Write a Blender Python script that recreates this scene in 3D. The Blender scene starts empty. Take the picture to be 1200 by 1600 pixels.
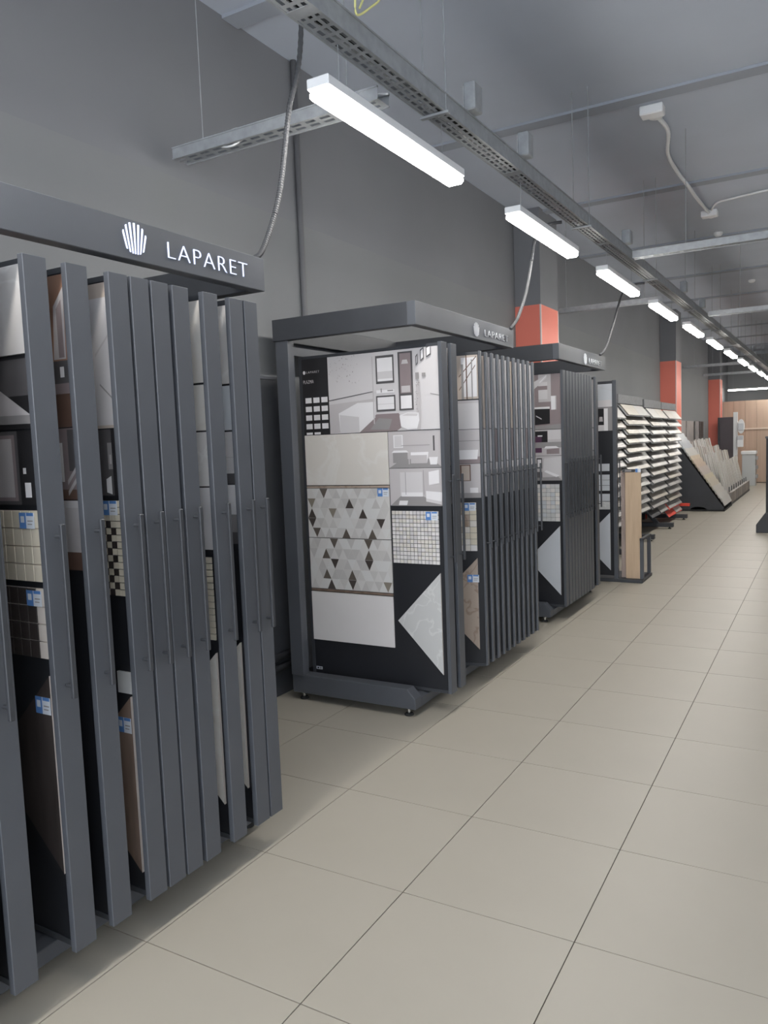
import bpy, bmesh, math, random
from mathutils import Matrix, Vector
R = random.Random(7)
S = bpy.context.scene
C = S.collection

# ------------------------------------------------------------------ camera
cam_data = bpy.data.cameras.new('camera')
cam = bpy.data.objects.new('camera', cam_data)
C.objects.link(cam)
cam_data.sensor_fit = 'HORIZONTAL'
cam_data.sensor_width = 36.0
cam_data.lens = 1209.23 / 1200.0 * 36.0
cam_data.clip_start = 0.05
cam_data.clip_end = 200
_r = Vector((0.86686727, 0.49704407, -0.0385788))
_u = Vector((-0.01073357, 0.09597351, 0.99532601))
_f = Vector((-0.49842343, 0.86240146, -0.08853135))
cam.matrix_world = Matrix(((_r.x, _u.x, -_f.x, 1.864), (_r.y, _u.y, -_f.y, -2.215), (_r.z, _u.z, -_f.z, 1.5485), (0, 0, 0, 1)))
S.camera = cam

# ------------------------------------------------------------------ world, exposure
W = bpy.data.worlds.new('daylight')
S.world = W
W.use_nodes = True
bg = W.node_tree.nodes['Background']
bg.inputs['Color'].default_value = (0.86, 0.92, 1.0, 1)
bg.inputs['Strength'].default_value = 3.2
vs = S.view_settings
vs.view_transform = 'Standard'
vs.look = 'None'
vs.exposure = 0.92
vs.gamma = 1.0
vs.use_curve_mapping = False
LAMP_STRENGTH = 32.0
STORE_STRENGTH = 4.0

# ------------------------------------------------------------------ materials
MATS = {}
def mat(name, col, rough=0.5, metal=0.0, noise=0.0, nscale=8.0, emit=None, estr=0.0, bump=0.0, bscale=60.0, stretch=None, spec=0.5, col2=None, trans=0.0, alpha=1.0):
    if name in MATS:
        return MATS[name]
    m = bpy.data.materials.new(name)
    m.use_nodes = True
    nt = m.node_tree
    b = nt.nodes['Principled BSDF']
    b.inputs['Base Color'].default_value = (*col, 1)
    b.inputs['Roughness'].default_value = rough
    b.inputs['Metallic'].default_value = metal
    b.inputs['Specular IOR Level'].default_value = spec
    b.inputs['Transmission Weight'].default_value = trans
    b.inputs['Alpha'].default_value = alpha
    if emit:
        b.inputs['Emission Color'].default_value = (*emit, 1)
        b.inputs['Emission Strength'].default_value = estr
    if noise or bump:
        tc = nt.nodes.new('ShaderNodeTexCoord')
        src = tc.outputs['Object']
        if stretch:
            mp = nt.nodes.new('ShaderNodeMapping')
            mp.inputs['Scale'].default_value = stretch
            nt.links.new(src, mp.inputs['Vector'])
            src = mp.outputs['Vector']
        if noise:
            n = nt.nodes.new('ShaderNodeTexNoise')
            n.inputs['Scale'].default_value = nscale
            n.inputs['Detail'].default_value = 6
            nt.links.new(src, n.inputs['Vector'])
            mx = nt.nodes.new('ShaderNodeMix')
            mx.data_type = 'RGBA'
            c2 = col2 or tuple(max(0, c * (1 - noise)) for c in col)
            c1 = col if col2 else tuple(min(1, c * (1 + noise)) for c in col)
            mx.inputs['A'].default_value = (*c2, 1)
            mx.inputs['B'].default_value = (*c1, 1)
            rp = nt.nodes.new('ShaderNodeMapRange')
            rp.inputs['From Min'].default_value = 0.3
            rp.inputs['From Max'].default_value = 0.7
            nt.links.new(n.outputs['Fac'], rp.inputs['Value'])
            nt.links.new(rp.outputs['Result'], mx.inputs['Factor'])
            nt.links.new(mx.outputs['Result'], b.inputs['Base Color'])
        if bump:
            n2 = nt.nodes.new('ShaderNodeTexNoise')
            n2.inputs['Scale'].default_value = bscale
            nt.links.new(tc.outputs['Object'], n2.inputs['Vector'])
            bp = nt.nodes.new('ShaderNodeBump')
            bp.inputs['Strength'].default_value = bump
            bp.inputs['Distance'].default_value = 0.002
            nt.links.new(n2.outputs['Fac'], bp.inputs['Height'])
            nt.links.new(bp.outputs['Normal'], b.inputs['Normal'])
    MATS[name] = m
    return m

def vein_mat(name, base, vein, scale=3.0, rough=0.35, width=0.03):
    """stone tile: soft clouds plus thin veins"""
    if name in MATS:
        return MATS[name]
    m = mat(name, base, rough)
    nt = m.node_tree
    b = nt.nodes['Principled BSDF']
    tc = nt.nodes.new('ShaderNodeTexCoord')
    n1 = nt.nodes.new('ShaderNodeTexNoise'); n1.inputs['Scale'].default_value = scale; n1.inputs['Detail'].default_value = 5; n1.inputs['Distortion'].default_value = 0.6
    nt.links.new(tc.outputs['Object'], n1.inputs['Vector'])
    sub = nt.nodes.new('ShaderNodeMath'); sub.operation = 'SUBTRACT'; sub.inputs[1].default_value = 0.5
    ab = nt.nodes.new('ShaderNodeMath'); ab.operation = 'ABSOLUTE'
    mr = nt.nodes.new('ShaderNodeMapRange'); mr.inputs['From Max'].default_value = width
    nt.links.new(n1.outputs['Fac'], sub.inputs[0]); nt.links.new(sub.outputs[0], ab.inputs[0]); nt.links.new(ab.outputs[0], mr.inputs['Value'])
    mx = nt.nodes.new('ShaderNodeMix'); mx.data_type = 'RGBA'
    mx.inputs['A'].default_value = (*vein, 1); mx.inputs['B'].default_value = (*base, 1)
    nt.links.new(mr.outputs['Result'], mx.inputs['Factor'])
    nt.links.new(mx.outputs['Result'], b.inputs['Base Color'])
    return m

M_METAL = mat('charcoal_powder_coat', (0.082, 0.088, 0.101), 0.42, noise=0.06, nscale=5, bump=0.08, bscale=300)
M_METAL_D = mat('dark_powder_coat', (0.044, 0.047, 0.054), 0.5, noise=0.08, nscale=6)
M_BLACK = mat('black_backing_board', (0.016, 0.017, 0.021), 0.5, noise=0.1, nscale=4)
M_PLATE = mat('pale_steel_plate', (0.5, 0.51, 0.52), 0.35, metal=0.2)
M_CHROME = mat('chrome_bolt', (0.7, 0.7, 0.7), 0.2, metal=1.0)
M_RUBBER = mat('black_rubber', (0.02, 0.02, 0.02), 0.8)
M_GALV = mat('galvanised_steel', (0.33, 0.345, 0.36), 0.5, metal=0.25, noise=0.12, nscale=20)
M_WALL = mat('grey_wall_paint', (0.19, 0.195, 0.203), 0.85, noise=0.03, nscale=1.2)
M_WALLUP = mat('dark_ceiling_paint', (0.185, 0.189, 0.203), 0.9, noise=0.05, nscale=1.0)
M_CEIL = mat('dark_ceiling_slab_paint', (0.47, 0.51, 0.585), 0.9, noise=0.06, nscale=0.8)
M_ORANGE = mat('orange_column_paint', (0.74, 0.20, 0.145), 0.55, noise=0.03, nscale=2)
M_TRIMW = mat('light_corner_profile', (0.62, 0.56, 0.54), 0.5)
M_WHITEPL = mat('white_plastic', (0.78, 0.79, 0.8), 0.4)
M_LAMP = mat('led_diffuser', (1, 1, 1), 0.4, emit=(1.0, 0.965, 0.91), estr=LAMP_STRENGTH)
M_LAMP2 = mat('led_diffuser_store', (1, 1, 1), 0.4, emit=(1.0, 0.965, 0.91), estr=STORE_STRENGTH)
M_SIGN = mat('backlit_sign_face', (0.7, 0.75, 0.95), 0.4, emit=(0.66, 0.74, 1.0), estr=0.42)
M_SIGN2 = mat('unlit_sign_face', (0.50, 0.51, 0.54), 0.4)
M_SIGN3 = mat('pale_sign_face', (0.58, 0.60, 0.63), 0.4)
M_TILE = mat('beige_porcelain_floor', (0.385, 0.355, 0.298), 0.42, noise=0.03, nscale=1.7, spec=0.35)
M_GROUT = mat('dark_floor_grout', (0.10, 0.085, 0.07), 0.9)
M_OAK = mat('oak_plank', (0.60, 0.45, 0.31), 0.5, noise=1, nscale=3.0, stretch=(9, 9, 0.9), col2=(0.50, 0.36, 0.24))
M_PLANKPINK = mat('greyish_brown_plank', (0.34, 0.27, 0.24), 0.55, noise=0.12, nscale=3, stretch=(8, 8, 1))
M_PARTITION = mat('pale_wood_panel', (0.56, 0.43, 0.33), 0.6, noise=1, nscale=2.0, stretch=(6, 6, 0.4), col2=(0.50, 0.375, 0.285))
M_RED = mat('red_painted_metal', (0.78, 0.07, 0.04), 0.45)
# sample colours
M_WHITE = mat('white_glazed_tile', (0.74, 0.71, 0.70), 0.3, noise=0.03, nscale=3)
M_CREAM = vein_mat('cream_stone_tile', (0.69, 0.65, 0.60), (0.73, 0.70, 0.66), 4.0, 0.35, 0.05)
M_MARBLE = vein_mat('pale_marble_tile', (0.66, 0.63, 0.61), (0.74, 0.72, 0.70), 3.0, 0.3, 0.02)
M_GREYTILE = vein_mat('grey_stone_tile', (0.55, 0.55, 0.545), (0.64, 0.64, 0.63), 5.0, 0.35, 0.025)
M_COOL = mat('cool_white_tile', (0.56, 0.58, 0.61), 0.3, noise=0.03, nscale=4)
M_BEIGE = mat('beige_mosaic_chip', (0.66, 0.60, 0.49), 0.35, noise=0.08, nscale=9)
M_BROWN = mat('dark_brown_wood_tile', (0.045, 0.037, 0.035), 0.4, noise=0.35, nscale=4, stretch=(6, 6, 1))
M_BROWN2 = mat('brown_wood_tile', (0.19, 0.135, 0.105), 0.4, noise=0.25, nscale=4, stretch=(6, 6, 1))
M_TAN = vein_mat('tan_stone_tile', (0.42, 0.34, 0.28), (0.30, 0.22, 0.17), 5.0, 0.4, 0.03)
M_CERAM = mat('raw_ceramic_edge', (0.62, 0.56, 0.51), 0.8)
M_BLUE = mat('sticker_blue', (0.10, 0.24, 0.56), 0.5)
M_PAPER = mat('sticker_white', (0.68, 0.72, 0.78), 0.5)
M_INK = mat('print_black', (0.025, 0.024, 0.026), 0.35)
M_PGREY = mat('print_mid_grey', (0.30, 0.285, 0.285), 0.35)
M_PLIGHT = mat('print_light_grey', (0.52, 0.49, 0.495), 0.35)
M_PPALE = mat('print_pale', (0.62, 0.595, 0.60), 0.35)
M_PWHITE = mat('print_white', (0.78, 0.76, 0.77), 0.35)
M_PDARK = mat('print_dark_grey', (0.10, 0.095, 0.098), 0.35)
M_PBROWN = mat('print_brown', (0.14, 0.085, 0.065), 0.35)
M_PMAUVE = mat('print_mauve', (0.27, 0.22, 0.225), 0.35)
M_PORANGE = mat('print_copper', (0.33, 0.185, 0.125), 0.35)
M_PPURPLE = mat('print_purple', (0.095, 0.045, 0.085), 0.35)
M_PBEIGE = mat('print_beige', (0.52, 0.44, 0.38), 0.35)

# ------------------------------------------------------------------ mesh helpers
class MB:
    def __init__(s):
        s.v = []; s.f = []; s.m = []; s.mats = []
    def mi(s, m):
        if m not in s.mats:
            s.mats.append(m)
        return s.mats.index(m)
    def box(s, x0, x1, y0, y1, z0, z1, m):
        k = len(s.v)
        s.v += [(x0, y0, z0), (x1, y0, z0), (x1, y1, z0), (x0, y1, z0), (x0, y0, z1), (x1, y0, z1), (x1, y1, z1), (x0, y1, z1)]
        i = s.mi(m)
        for q in ((0, 3, 2, 1), (4, 5, 6, 7), (0, 1, 5, 4), (1, 2, 6, 5), (2, 3, 7, 6), (3, 0, 4, 7)):
            s.f.append(tuple(k + a for a in q)); s.m.append(i)
        return s
    def face(s, pts, m):
        k = len(s.v)
        s.v += [tuple(p) for p in pts]
        s.f.append(tuple(range(k, k + len(pts)))); s.m.append(s.mi(m))
        return s
    def prism(s, pts, ext, m, mside=None):
        """closed polygon pts (3-D) extruded by vector ext"""
        k = len(s.v); n = len(pts); e = Vector(ext)
        s.v += [tuple(p) for p in pts] + [tuple(Vector(p) + e) for p in pts]
        i = s.mi(m); j = s.mi(mside) if mside else i
        s.f.append(tuple(range(k, k + n))); s.m.append(i)
        s.f.append(tuple(range(k + 2 * n - 1, k + n - 1, -1))); s.m.append(i)
        for a in range(n):
            b = (a + 1) % n
            s.f.append((k + a, k + n + a, k + n + b, k + b)); s.m.append(j)
        return s
    def tube(s, path, r, m, n=8, ridges=0.0):
        k0 = len(s.v); i = s.mi(m)
        P = [Vector(p) for p in path]
        for a, p in enumerate(P):
            d = (P[min(a + 1, len(P) - 1)] - P[max(a - 1, 0)]).normalized()
            up = Vector((0, 0, 1)) if abs(d.z) < 0.9 else Vector((1, 0, 0))
            x = d.cross(up).normalized(); y = d.cross(x)
            rr = r * (1 + (ridges if a % 2 else 0))
            for q in range(n):
                t = 2 * math.pi * q / n
                s.v.append(tuple(p + x * rr * math.cos(t) + y * rr * math.sin(t)))
        for a in range(len(P) - 1):
            for q in range(n):
                b = (q + 1) % n
                s.f.append((k0 + a * n + q, k0 + a * n + b, k0 + (a + 1) * n + b, k0 + (a + 1) * n + q)); s.m.append(i)
        s.f.append(tuple(k0 + q for q in range(n - 1, -1, -1))); s.m.append(i)
        s.f.append(tuple(k0 + (len(P) - 1) * n + q for q in range(n))); s.m.append(i)
        return s
    def lathe(s, c, prof, m, n=14):
        k0 = len(s.v); i = s.mi(m)
        for (r, z) in prof:
            for q in range(n):
                t = 2 * math.pi * q / n
                s.v.append((c[0] + r * math.cos(t), c[1] + r * math.sin(t), c[2] + z))
        for a in range(len(prof) - 1):
            for q in range(n):
                b = (q + 1) % n
                s.f.append((k0 + a * n + q, k0 + a * n + b, k0 + (a + 1) * n + b, k0 + (a + 1) * n + q)); s.m.append(i)
        s.f.append(tuple(k0 + q for q in range(n - 1, -1, -1))); s.m.append(i)
        s.f.append(tuple(k0 + (len(prof) - 1) * n + q for q in range(n))); s.m.append(i)
        return s
    def mesh(s, name, bevel=0.0, smooth=False):
        me = bpy.data.meshes.new(name)
        me.from_pydata(s.v, [], s.f)
        for m in s.mats:
            me.materials.append(m)
        me.polygons.foreach_set('material_index', s.m)
        bm = bmesh.new(); bm.from_mesh(me)
        bmesh.ops.recalc_face_normals(bm, faces=bm.faces)
        if bevel:
            bmesh.ops.bevel(bm, geom=list(bm.edges), offset=bevel, segments=1, affect='EDGES', profile=0.5)
        bm.to_mesh(me); bm.free()
        if smooth:
            me.polygons.foreach_set('use_smooth', [True] * len(me.polygons))
        me.update()
        return me
    def build(s, name, parent=None, bevel=0.0, smooth=False):
        return obj(name, s.mesh(name, bevel, smooth), parent)

def flat_mesh(mb, name):
    """mesh whose face winding is kept as given (flat print layers)"""
    me = bpy.data.meshes.new(name)
    me.from_pydata(mb.v, [], mb.f)
    for m in mb.mats:
        me.materials.append(m)
    me.polygons.foreach_set('material_index', mb.m)
    me.update()
    return me

def obj(name, data, parent=None, loc=(0, 0, 0)):
    o = bpy.data.objects.new(name, data)
    C.objects.link(o)
    o.location = loc
    if parent:
        o.parent = parent
    return o

def tag(o, label, cat, group=None):
    o['label'] = label; o['category'] = cat
    if group:
        o['group'] = group
    return o

def thing(name, loc, label, cat, group=None):
    o = obj(name, None, None, loc)
    o.empty_display_size = 0.1
    return tag(o, label, cat, group)

def struct(o):
    o['kind'] = 'structure'
    return o

def text_mesh(txt, size, m, name, depth=0.003, sx=1.0):
    cu = bpy.data.curves.new(name, 'FONT')
    cu.body = txt; cu.size = size; cu.extrude = depth; cu.space_character = 1.12
    cu.align_x = 'LEFT'; cu.offset = -0.0026
    t = bpy.data.objects.new(name, cu)
    C.objects.link(t)
    dg = bpy.context.evaluated_depsgraph_get()
    dg.update()
    me = bpy.data.meshes.new_from_object(t.evaluated_get(dg))
    bpy.data.objects.remove(t)
    bpy.data.curves.remove(cu)
    me.materials.clear(); me.materials.append(m)
    xs = [v.co.x for v in me.vertices]; ys = [v.co.y for v in me.vertices]
    x0, x1, y0, y1 = min(xs), max(xs), min(ys), max(ys)
    for v in me.vertices:
        v.co.x = (v.co.x - x0) / (x1 - x0); v.co.y = (v.co.y - y0) / (y1 - y0)
    me.name = name
    return me

# ================================================================== SETTING
XW = -1.15         # left wall face
ZC = 4.0           # ceiling
YB, YE, XR = -5.0, 26.5, 8.0
PAINT = 2.99

# floor slab (grout bed) with its tiles
floor = struct(MB().box(XW - 0.2, XR + 0.2, YB - 0.2, YE + 0.2, -0.12, -0.003, M_GROUT).build('floor'))
G = 0.0018
tile_me = MB().box(G, 0.6 - G, G, 0.6 - G, -0.012, 0.0, M_TILE).mesh('floor_tile')
for i in range(-2, 4):
    for j in range(-4, 38):
        if i == -2:
            continue
        obj('floor_tile', tile_me, floor, (i * 0.6, j * 0.6, 0))
edge_me = MB().box(XW + 0.002, -0.6 - G, G, 0.6 - G, -0.012, 0.0, M_TILE).mesh('floor_tile')
for j in range(-4, 38):
    obj('floor_tile', edge_me, floor, (0, j * 0.6, 0))
rest = MB()
for i in range(-2, 14):
    for j in range(-9, 45):
        if i < 4 and -4 <= j < 38:
            continue
        xa = max(i * 0.6 + G, XW + 0.002); xb = min(i * 0.6 + 0.6 - G, XR)
        ya = max(j * 0.6 + G, YB); yb = min(j * 0.6 + 0.6 - G, YE)
        if xb - xa > 0.02 and yb - ya > 0.02:
            rest.box(xa, xb, ya, yb, -0.012, 0, M_TILE)
o = rest.build('floor_tile', floor); o['kind'] = 'stuff'

# ceiling with shallow cross ribs
ceil = struct(MB().box(XW - 0.2, XR + 0.2, YB - 0.2, YE + 0.2, ZC, ZC + 0.15, M_CEIL).build('ceiling'))
for k, y in enumerate((-1.0, 1.45, 3.9, 6.25, 8.7, 11.1, 13.5, 15.9, 18.3, 20.7, 23.1)):
    MB().box(XW, XR, y - 0.07, y + 0.07, ZC - 0.02, ZC, mat('rib_paint', (0.33, 0.355, 0.40), 0.9)).build('ceiling_rib', ceil)

# left wall: grey below, ceiling paint above
wl = MB()
wl.box(XW - 0.2, XW, YB - 0.2, YE + 0.2, 0, PAINT, M_WALL)
wl.box(XW - 0.2, XW - 0.004, YB - 0.2, YE + 0.2, PAINT, ZC, M_WALLUP)
struct(wl.build('wall_left'))
wb = MB().box(XW, XR, YE, YE + 0.2, 0, ZC, M_WALL)
struct(wb.build('wall_back'))
# shop front behind the viewer: wide windows open to daylight
wf = MB()
wf.box(XW, XR, YB - 0.2, YB, 0, 0.25, M_WALL)
wf.box(XW, XR, YB - 0.2, YB, 3.2, ZC, M_WALL)
for x in (XW, 1.0, 3.3, 5.6, XR - 0.3):
    wf.box(x, x + (0.12 if x < 7 else 0.3), YB - 0.2, YB, 0.25, 3.2, M_WALL)
struct(wf.build('wall_front'))
struct(MB().box(XR, XR + 0.2, YB, YE, 0, ZC, M_WALL).build('wall_right'))

# baseboard-like dark cladding and pipes low on the wall between the racks
struct(MB().box(XW, XW + 0.012, YB, 5.8, 0, 0.07, M_METAL_D).build('baseboard_left'))

# columns
def column(y, depth, length, label):
    t = thing('column', (XW, y, 0), label, 'column')
    MB().box(0.0, depth, 0, length, PAINT - 0.01, ZC, M_WALLUP).build('column_head', t)
    MB().box(0.0, depth, 0, length, 0, PAINT - 0.01, M_ORANGE).build('column_shaft', t)
    MB().box(depth - 0.012, depth + 0.004, -0.004, 0.012, 0, PAINT - 0.01, M_TRIMW).build('corner_profile', t, 0.001)
    MB().box(depth - 0.006, depth + 0.003, length - 0.012, length + 0.003, 0, PAINT - 0.01, M_TRIMW).build('corner_profile', t, 0.001)
    return t
column(6.05, 0.29, 0.62, 'orange painted column directly behind the tile rack beside the oak board stand')
column(14.45, 0.31, 0.62, 'orange painted column at the end of the stepped shelf racks')
column(21.7, 0.31, 0.5, 'orange painted column beside the pale wood partition')

# pale wood partition at the far end, panel by panel
part = thing('wood_partition', (0.4, 22.4, 0), 'pale wood panelled partition wall closing the far end of the aisle', 'partition')
for k in range(14):
    x = -1.25 + k * 0.30
    MB().box(x + 0.002, x + 0.298, 0, 0.04, 0.02, 2.36 + 0.0, M_PARTITION).build('wall_panel', part, 0.002)
MB().box(-1.25, 2.95, 0.035, 0.08, 0, 2.36, M_METAL_D).build('partition_core', part)
MB().box(-0.85, 2.95, -0.025, 0.0, 1.53, 1.575, mat('pale_rail_wood', (0.72, 0.62, 0.52), 0.5)).build('rail', part, 0.003)

# conduit on the wall
tag(MB().tube([(XW + 0.02, 2.03, 0.0), (XW + 0.02, 2.03, 2.0), (XW + 0.02, 2.03, ZC - 0.002)], 0.02, mat('grey_conduit', (0.13, 0.13, 0.135), 0.6), 10).build('wall_conduit', None, smooth=True),
    'dark vertical conduit pipe running up the grey wall', 'pipe')
# dark board leaning zone between first two racks
bd = thing('wall_board', (XW + 0.02, 1.05, 0), 'tall dark board standing against the wall between the first two racks', 'board')
MB().box(0.0, 0.03, -0.75, 0.75, 0.0, 1.96, M_METAL_D).build('board_panel', bd, 0.002)
MB().box(-0.005, 0.035, -0.75, 0.75, 1.96, 1.98, M_METAL).build('top_edge_strip', bd, 0.002)
for z, lab in ((0.19, 'lower dark heating pipe along the dark board near the floor'), (0.26, 'upper dark heating pipe along the dark board near the floor')):
    tag(MB().tube([(XW + 0.085, 0.32, z), (XW + 0.085, 1.75, z)], 0.022, M_METAL_D, 12).build('heating_pipe', None, smooth=True), lab, 'pipe')

# ================================================================== DISPLAY RACKS
LEAF_L = 0.93    # leaf length in x
def bevel_box_mesh(name, dims, m, bev):
    x0, x1, y0, y1, z0, z1 = dims
    return MB().box(x0, x1, y0, y1, z0, z1, m).mesh(name, bev)
ME_PANEL = bevel_box_mesh('leaf_panel', (-LEAF_L, 0.0, -0.008, 0.008, 0.125, 2.075), M_BLACK, 0.001)
_fr = MB()
_fr.box(-LEAF_L - 0.012, 0.0, -0.011, 0.011, 2.072, 2.088, M_METAL_D)
_fr.box(-LEAF_L - 0.012, 0.0, -0.011, 0.011, 0.11, 0.128, M_METAL_D)
_fr.box(-LEAF_L - 0.02, -LEAF_L, -0.013, 0.013, 0.11, 2.088, M_METAL_D)
ME_FRAME = _fr.mesh('leaf_frame')
ME_BAR = bevel_box_mesh('front_bar', (0.0, 0.022, -0.0365, 0.0365, 0.118, 2.09), M_METAL, 0.0015)
_h = MB()
_h.box(0.046, 0.058, -0.008, 0.008, 0.866, 1.36, M_METAL_D)
ME_HANDLE = _h.mesh('handle', 0.002)
ME_BARN = bevel_box_mesh('front_bar', (0.0, 0.015, -0.023, 0.023, 0.118, 2.09), M_METAL, 0.002)
ME_STAND = MB().tube([(0.022, 0, 0), (0.048, 0, 0)], 0.005, M_METAL_D, 8).mesh('handle_standoff')
FY = -0.008     # leaf face towards -y

def art(parent, name, x0, x1, z0, z1, base, layers, th=0.004, label=None):
    """flat print: thin board plus printed shapes in board coordinates 0..1"""
    mb = MB()
    y = FY - th
    mb.box(x0, x1, y, FY + 0.001, z0, z1, base)
    for q, (m, pts) in enumerate(layers):
        yy = y - 0.00025 * (q + 1)
        P = [(x0 + (x1 - x0) * min(1, max(0, u)), yy, z0 + (z1 - z0) * min(1, max(0, v))) for u, v in pts]
        a = sum(P[i][0] * P[(i + 1) % len(P)][2] - P[(i + 1) % len(P)][0] * P[i][2] for i in range(len(P)))
        if a < 0:
            P.reverse()
        mb.face(P, m)
    o = obj(name, flat_mesh(mb, name), parent)
    if label:
        o['label'] = label
    return o

def rc(u0, u1, v0, v1):
    return [(u0, v0), (u1, v0), (u1, v1), (u0, v1)]

def sample(parent, x0, x1, z0, z1, m, th=0.009, name='tile_sample'):
    mb = MB().box(x0, x1, FY - th, FY, z0, z1, m)
    return mb.build(name, parent, 0.001)

def half_tile(parent, xr, z0, z1, depth, m, th=0.010):
    """half of a square tile: upright cut edge at the right, point to the left"""
    zm = (z0 + z1) / 2
    mb = MB().prism([(xr, FY - th, z0), (xr, FY - th, z1), (xr - depth, FY - th, zm)], (0, th, 0), m, M_CERAM)
    return mb.build('half_tile', parent)

def sticker(parent, x0, z1, w=0.075, h=0.048, y=None):
    y = FY - 0.0105 if y is None else y
    mb = MB()
    mb.box(x0, x0 + w * 0.45, y - 0.0006, y, z1 - h, z1, M_BLUE)
    mb.box(x0 + w * 0.45, x0 + w, y - 0.0006, y, z1 - h, z1, M_PAPER)
    mb.box(x0 + w * 0.10, x0 + w * 0.34, y - 0.0009, y - 0.0005, z1 - h * 0.62, z1 - h * 0.22, M_PAPER)
    mb.box(x0 + w * 0.5, x0 + w * 0.95, y - 0.0009, y - 0.0005, z1 - h * 0.2, z1, M_BLUE)
    mb.box(x0 + w * 0.55, x0 + w * 0.9, y - 0.0009, y - 0.0005, z1 - h * 0.55, z1 - h * 0.48, M_PGREY)
    mb.box(x0 + w * 0.55, x0 + w * 0.85, y - 0.0009, y - 0.0005, z1 - h * 0.75, z1 - h * 0.69, M_PGREY)
    return mb.build('price_sticker', parent)

def mosaic(parent, x0, x1, z0, z1, nx, nz, pick, single=True, g=0.0012, th=0.008, backing=M_INK):
    """mosaic sheet: backing plus chips"""
    b = MB().box(x0, x1, FY - 0.002, FY, z0, z1, backing).build('mosaic_backing', parent)
    dx = (x1 - x0) / nx; dz = (z1 - z0) / nz
    if single:
        cache = {}
        for i in range(nx):
            for j in range(nz):
                m = pick(i, j)
                if m.name not in cache:
                    cache[m.name] = MB().box(g, dx - g, -th, -0.001, g, dz - g, m).mesh('mosaic_chip', 0.0008)
                obj('mosaic_chip', cache[m.name], parent, (x0 + i * dx, FY, z0 + j * dz))
    else:
        mb = MB()
        for i in range(nx):
            for j in range(nz):
                mb.box(x0 + i * dx + g, x0 + (i + 1) * dx - g, FY - th, FY - 0.001, z0 + j * dz + g, z0 + (j + 1) * dz - g, pick(i, j))
        o = mb.build('mosaic_chip', parent)
        o['kind'] = 'stuff'

def small_text(parent, txt, x0, x1, z0, z1, m, name='printed_text', y=None):
    me = text_mesh(txt, 0.1, m, name, 0.0005)
    y = FY - 0.0055 if y is None else y
    for v in me.vertices:
        x, h, d = v.co
        v.co = (x0 + x * (x1 - x0), y - d, z0 + h * (z1 - z0))
    me.update()
    return obj(name, me, parent)

# ---- generic printed room pictures
def room_light(seed, dark=M_PDARK, floor_m=M_PGREY):
    q = random.Random(seed)
    L = [(floor_m, [(0.0, 0.0), (1.0, 0.0), (0.78, 0.24), (0.25, 0.24)]),
         (M_PLIGHT, [(0.0, 0.0), (0.25, 0.24), (0.25, 0.92), (0.0, 1.0)]),
         (M_PWHITE, [(0.42, 0.12), (0.72, 0.12), (0.75, 0.42), (0.42, 0.42)]),
         (M_PLIGHT, [(0.42, 0.12), (0.72, 0.12), (0.72, 0.34), (0.42, 0.34)]),
         (M_PGREY, rc(0.08, 0.36, 0.14, 0.42)), (M_PWHITE, [(0.06, 0.42), (0.38, 0.42), (0.34, 0.48), (0.10, 0.48)]),
         (M_PWHITE, rc(0.1, 0.28, 0.55, 0.9)), (M_PPALE, rc(0.12, 0.26, 0.57, 0.88)),
         (M_PLIGHT, rc(0.38, 0.40, 0.1, 0.95)), (M_PWHITE, [(0.78, 0.08), (0.9, 0.08), (0.92, 0.28), (0.76, 0.28)]),
         (dark, rc(0.84, 0.87, 0.45, 0.85)), (M_PGREY, rc(0.25, 0.78, 0.60, 0.615))]
    return L

def room_dark(seed):
    q = random.Random(seed)
    return [(M_PGREY, [(0, 0), (1, 0), (0.75, 0.2), (0.3, 0.2)]), (M_PDARK, rc(0.55, 0.95, 0.25, 0.95)),
            (M_PWHITE, rc(0.62, 0.78, 0.32, 0.60)), (M_PLIGHT, rc(0.1, 0.4, 0.1, 0.85)), (M_PWHITE, rc(0.42, 0.5, 0.05, 0.9)),
            (M_INK, rc(0.5, 0.55, 0, 1)), (M_PWHITE, [(0.7, 0.05), (0.88, 0.05), (0.9, 0.2), (0.68, 0.2)])]

def generic_leaf(L, k):
    """typical content: big picture, two small pictures, mosaic, half tile"""
    q = random.Random(100 + k)
    sty = k % 5
    base = [M_PPALE, M_PLIGHT, M_PPALE, M_PBEIGE, M_PLIGHT][sty]
    art(L, 'photo_print', -0.75, -0.004, 1.615, 2.068, base, room_light(k) if sty != 3 else room_light(k, M_PBROWN, M_PMAUVE))
    art(L, 'photo_print', -0.345, -0.004, 1.402, 1.612, [M_PLIGHT, M_PPALE, M_PMAUVE][k % 3], room_light(k + 1))
    art(L, 'photo_print', -0.345, -0.004, 1.186, 1.399, [M_PPALE, M_PLIGHT, M_PPALE][k % 3], room_light(k + 2))
    sample(L, -0.925, -0.35, 1.305, 1.61, [M_CREAM, M_MARBLE, M_WHITE][k % 3])
    sample(L, -0.925, -0.35, 0.99, 1.29, [M_WHITE, M_CREAM, M_GREYTILE][k % 3])
    sample(L, -0.925, -0.35, 0.67, 0.985, [M_WHITE, M_CREAM, M_GREYTILE][k % 3])
    pal = [(M_WHITE, M_CREAM), (M_BEIGE, M_TAN), (M_GREYTILE, M_COOL)][k % 3]
    if k % 2 == 0:
        mosaic(L, -0.34, -0.036, 0.85, 1.158, 8, 8, lambda i, j: pal[(i * 3 + j * 5) % 7 % 2], single=False)
    half_tile(L, -0.038, 0.22, 0.806, 0.285, [M_GREYTILE, M_TAN, M_COOL, M_MARBLE][k % 4])

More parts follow.
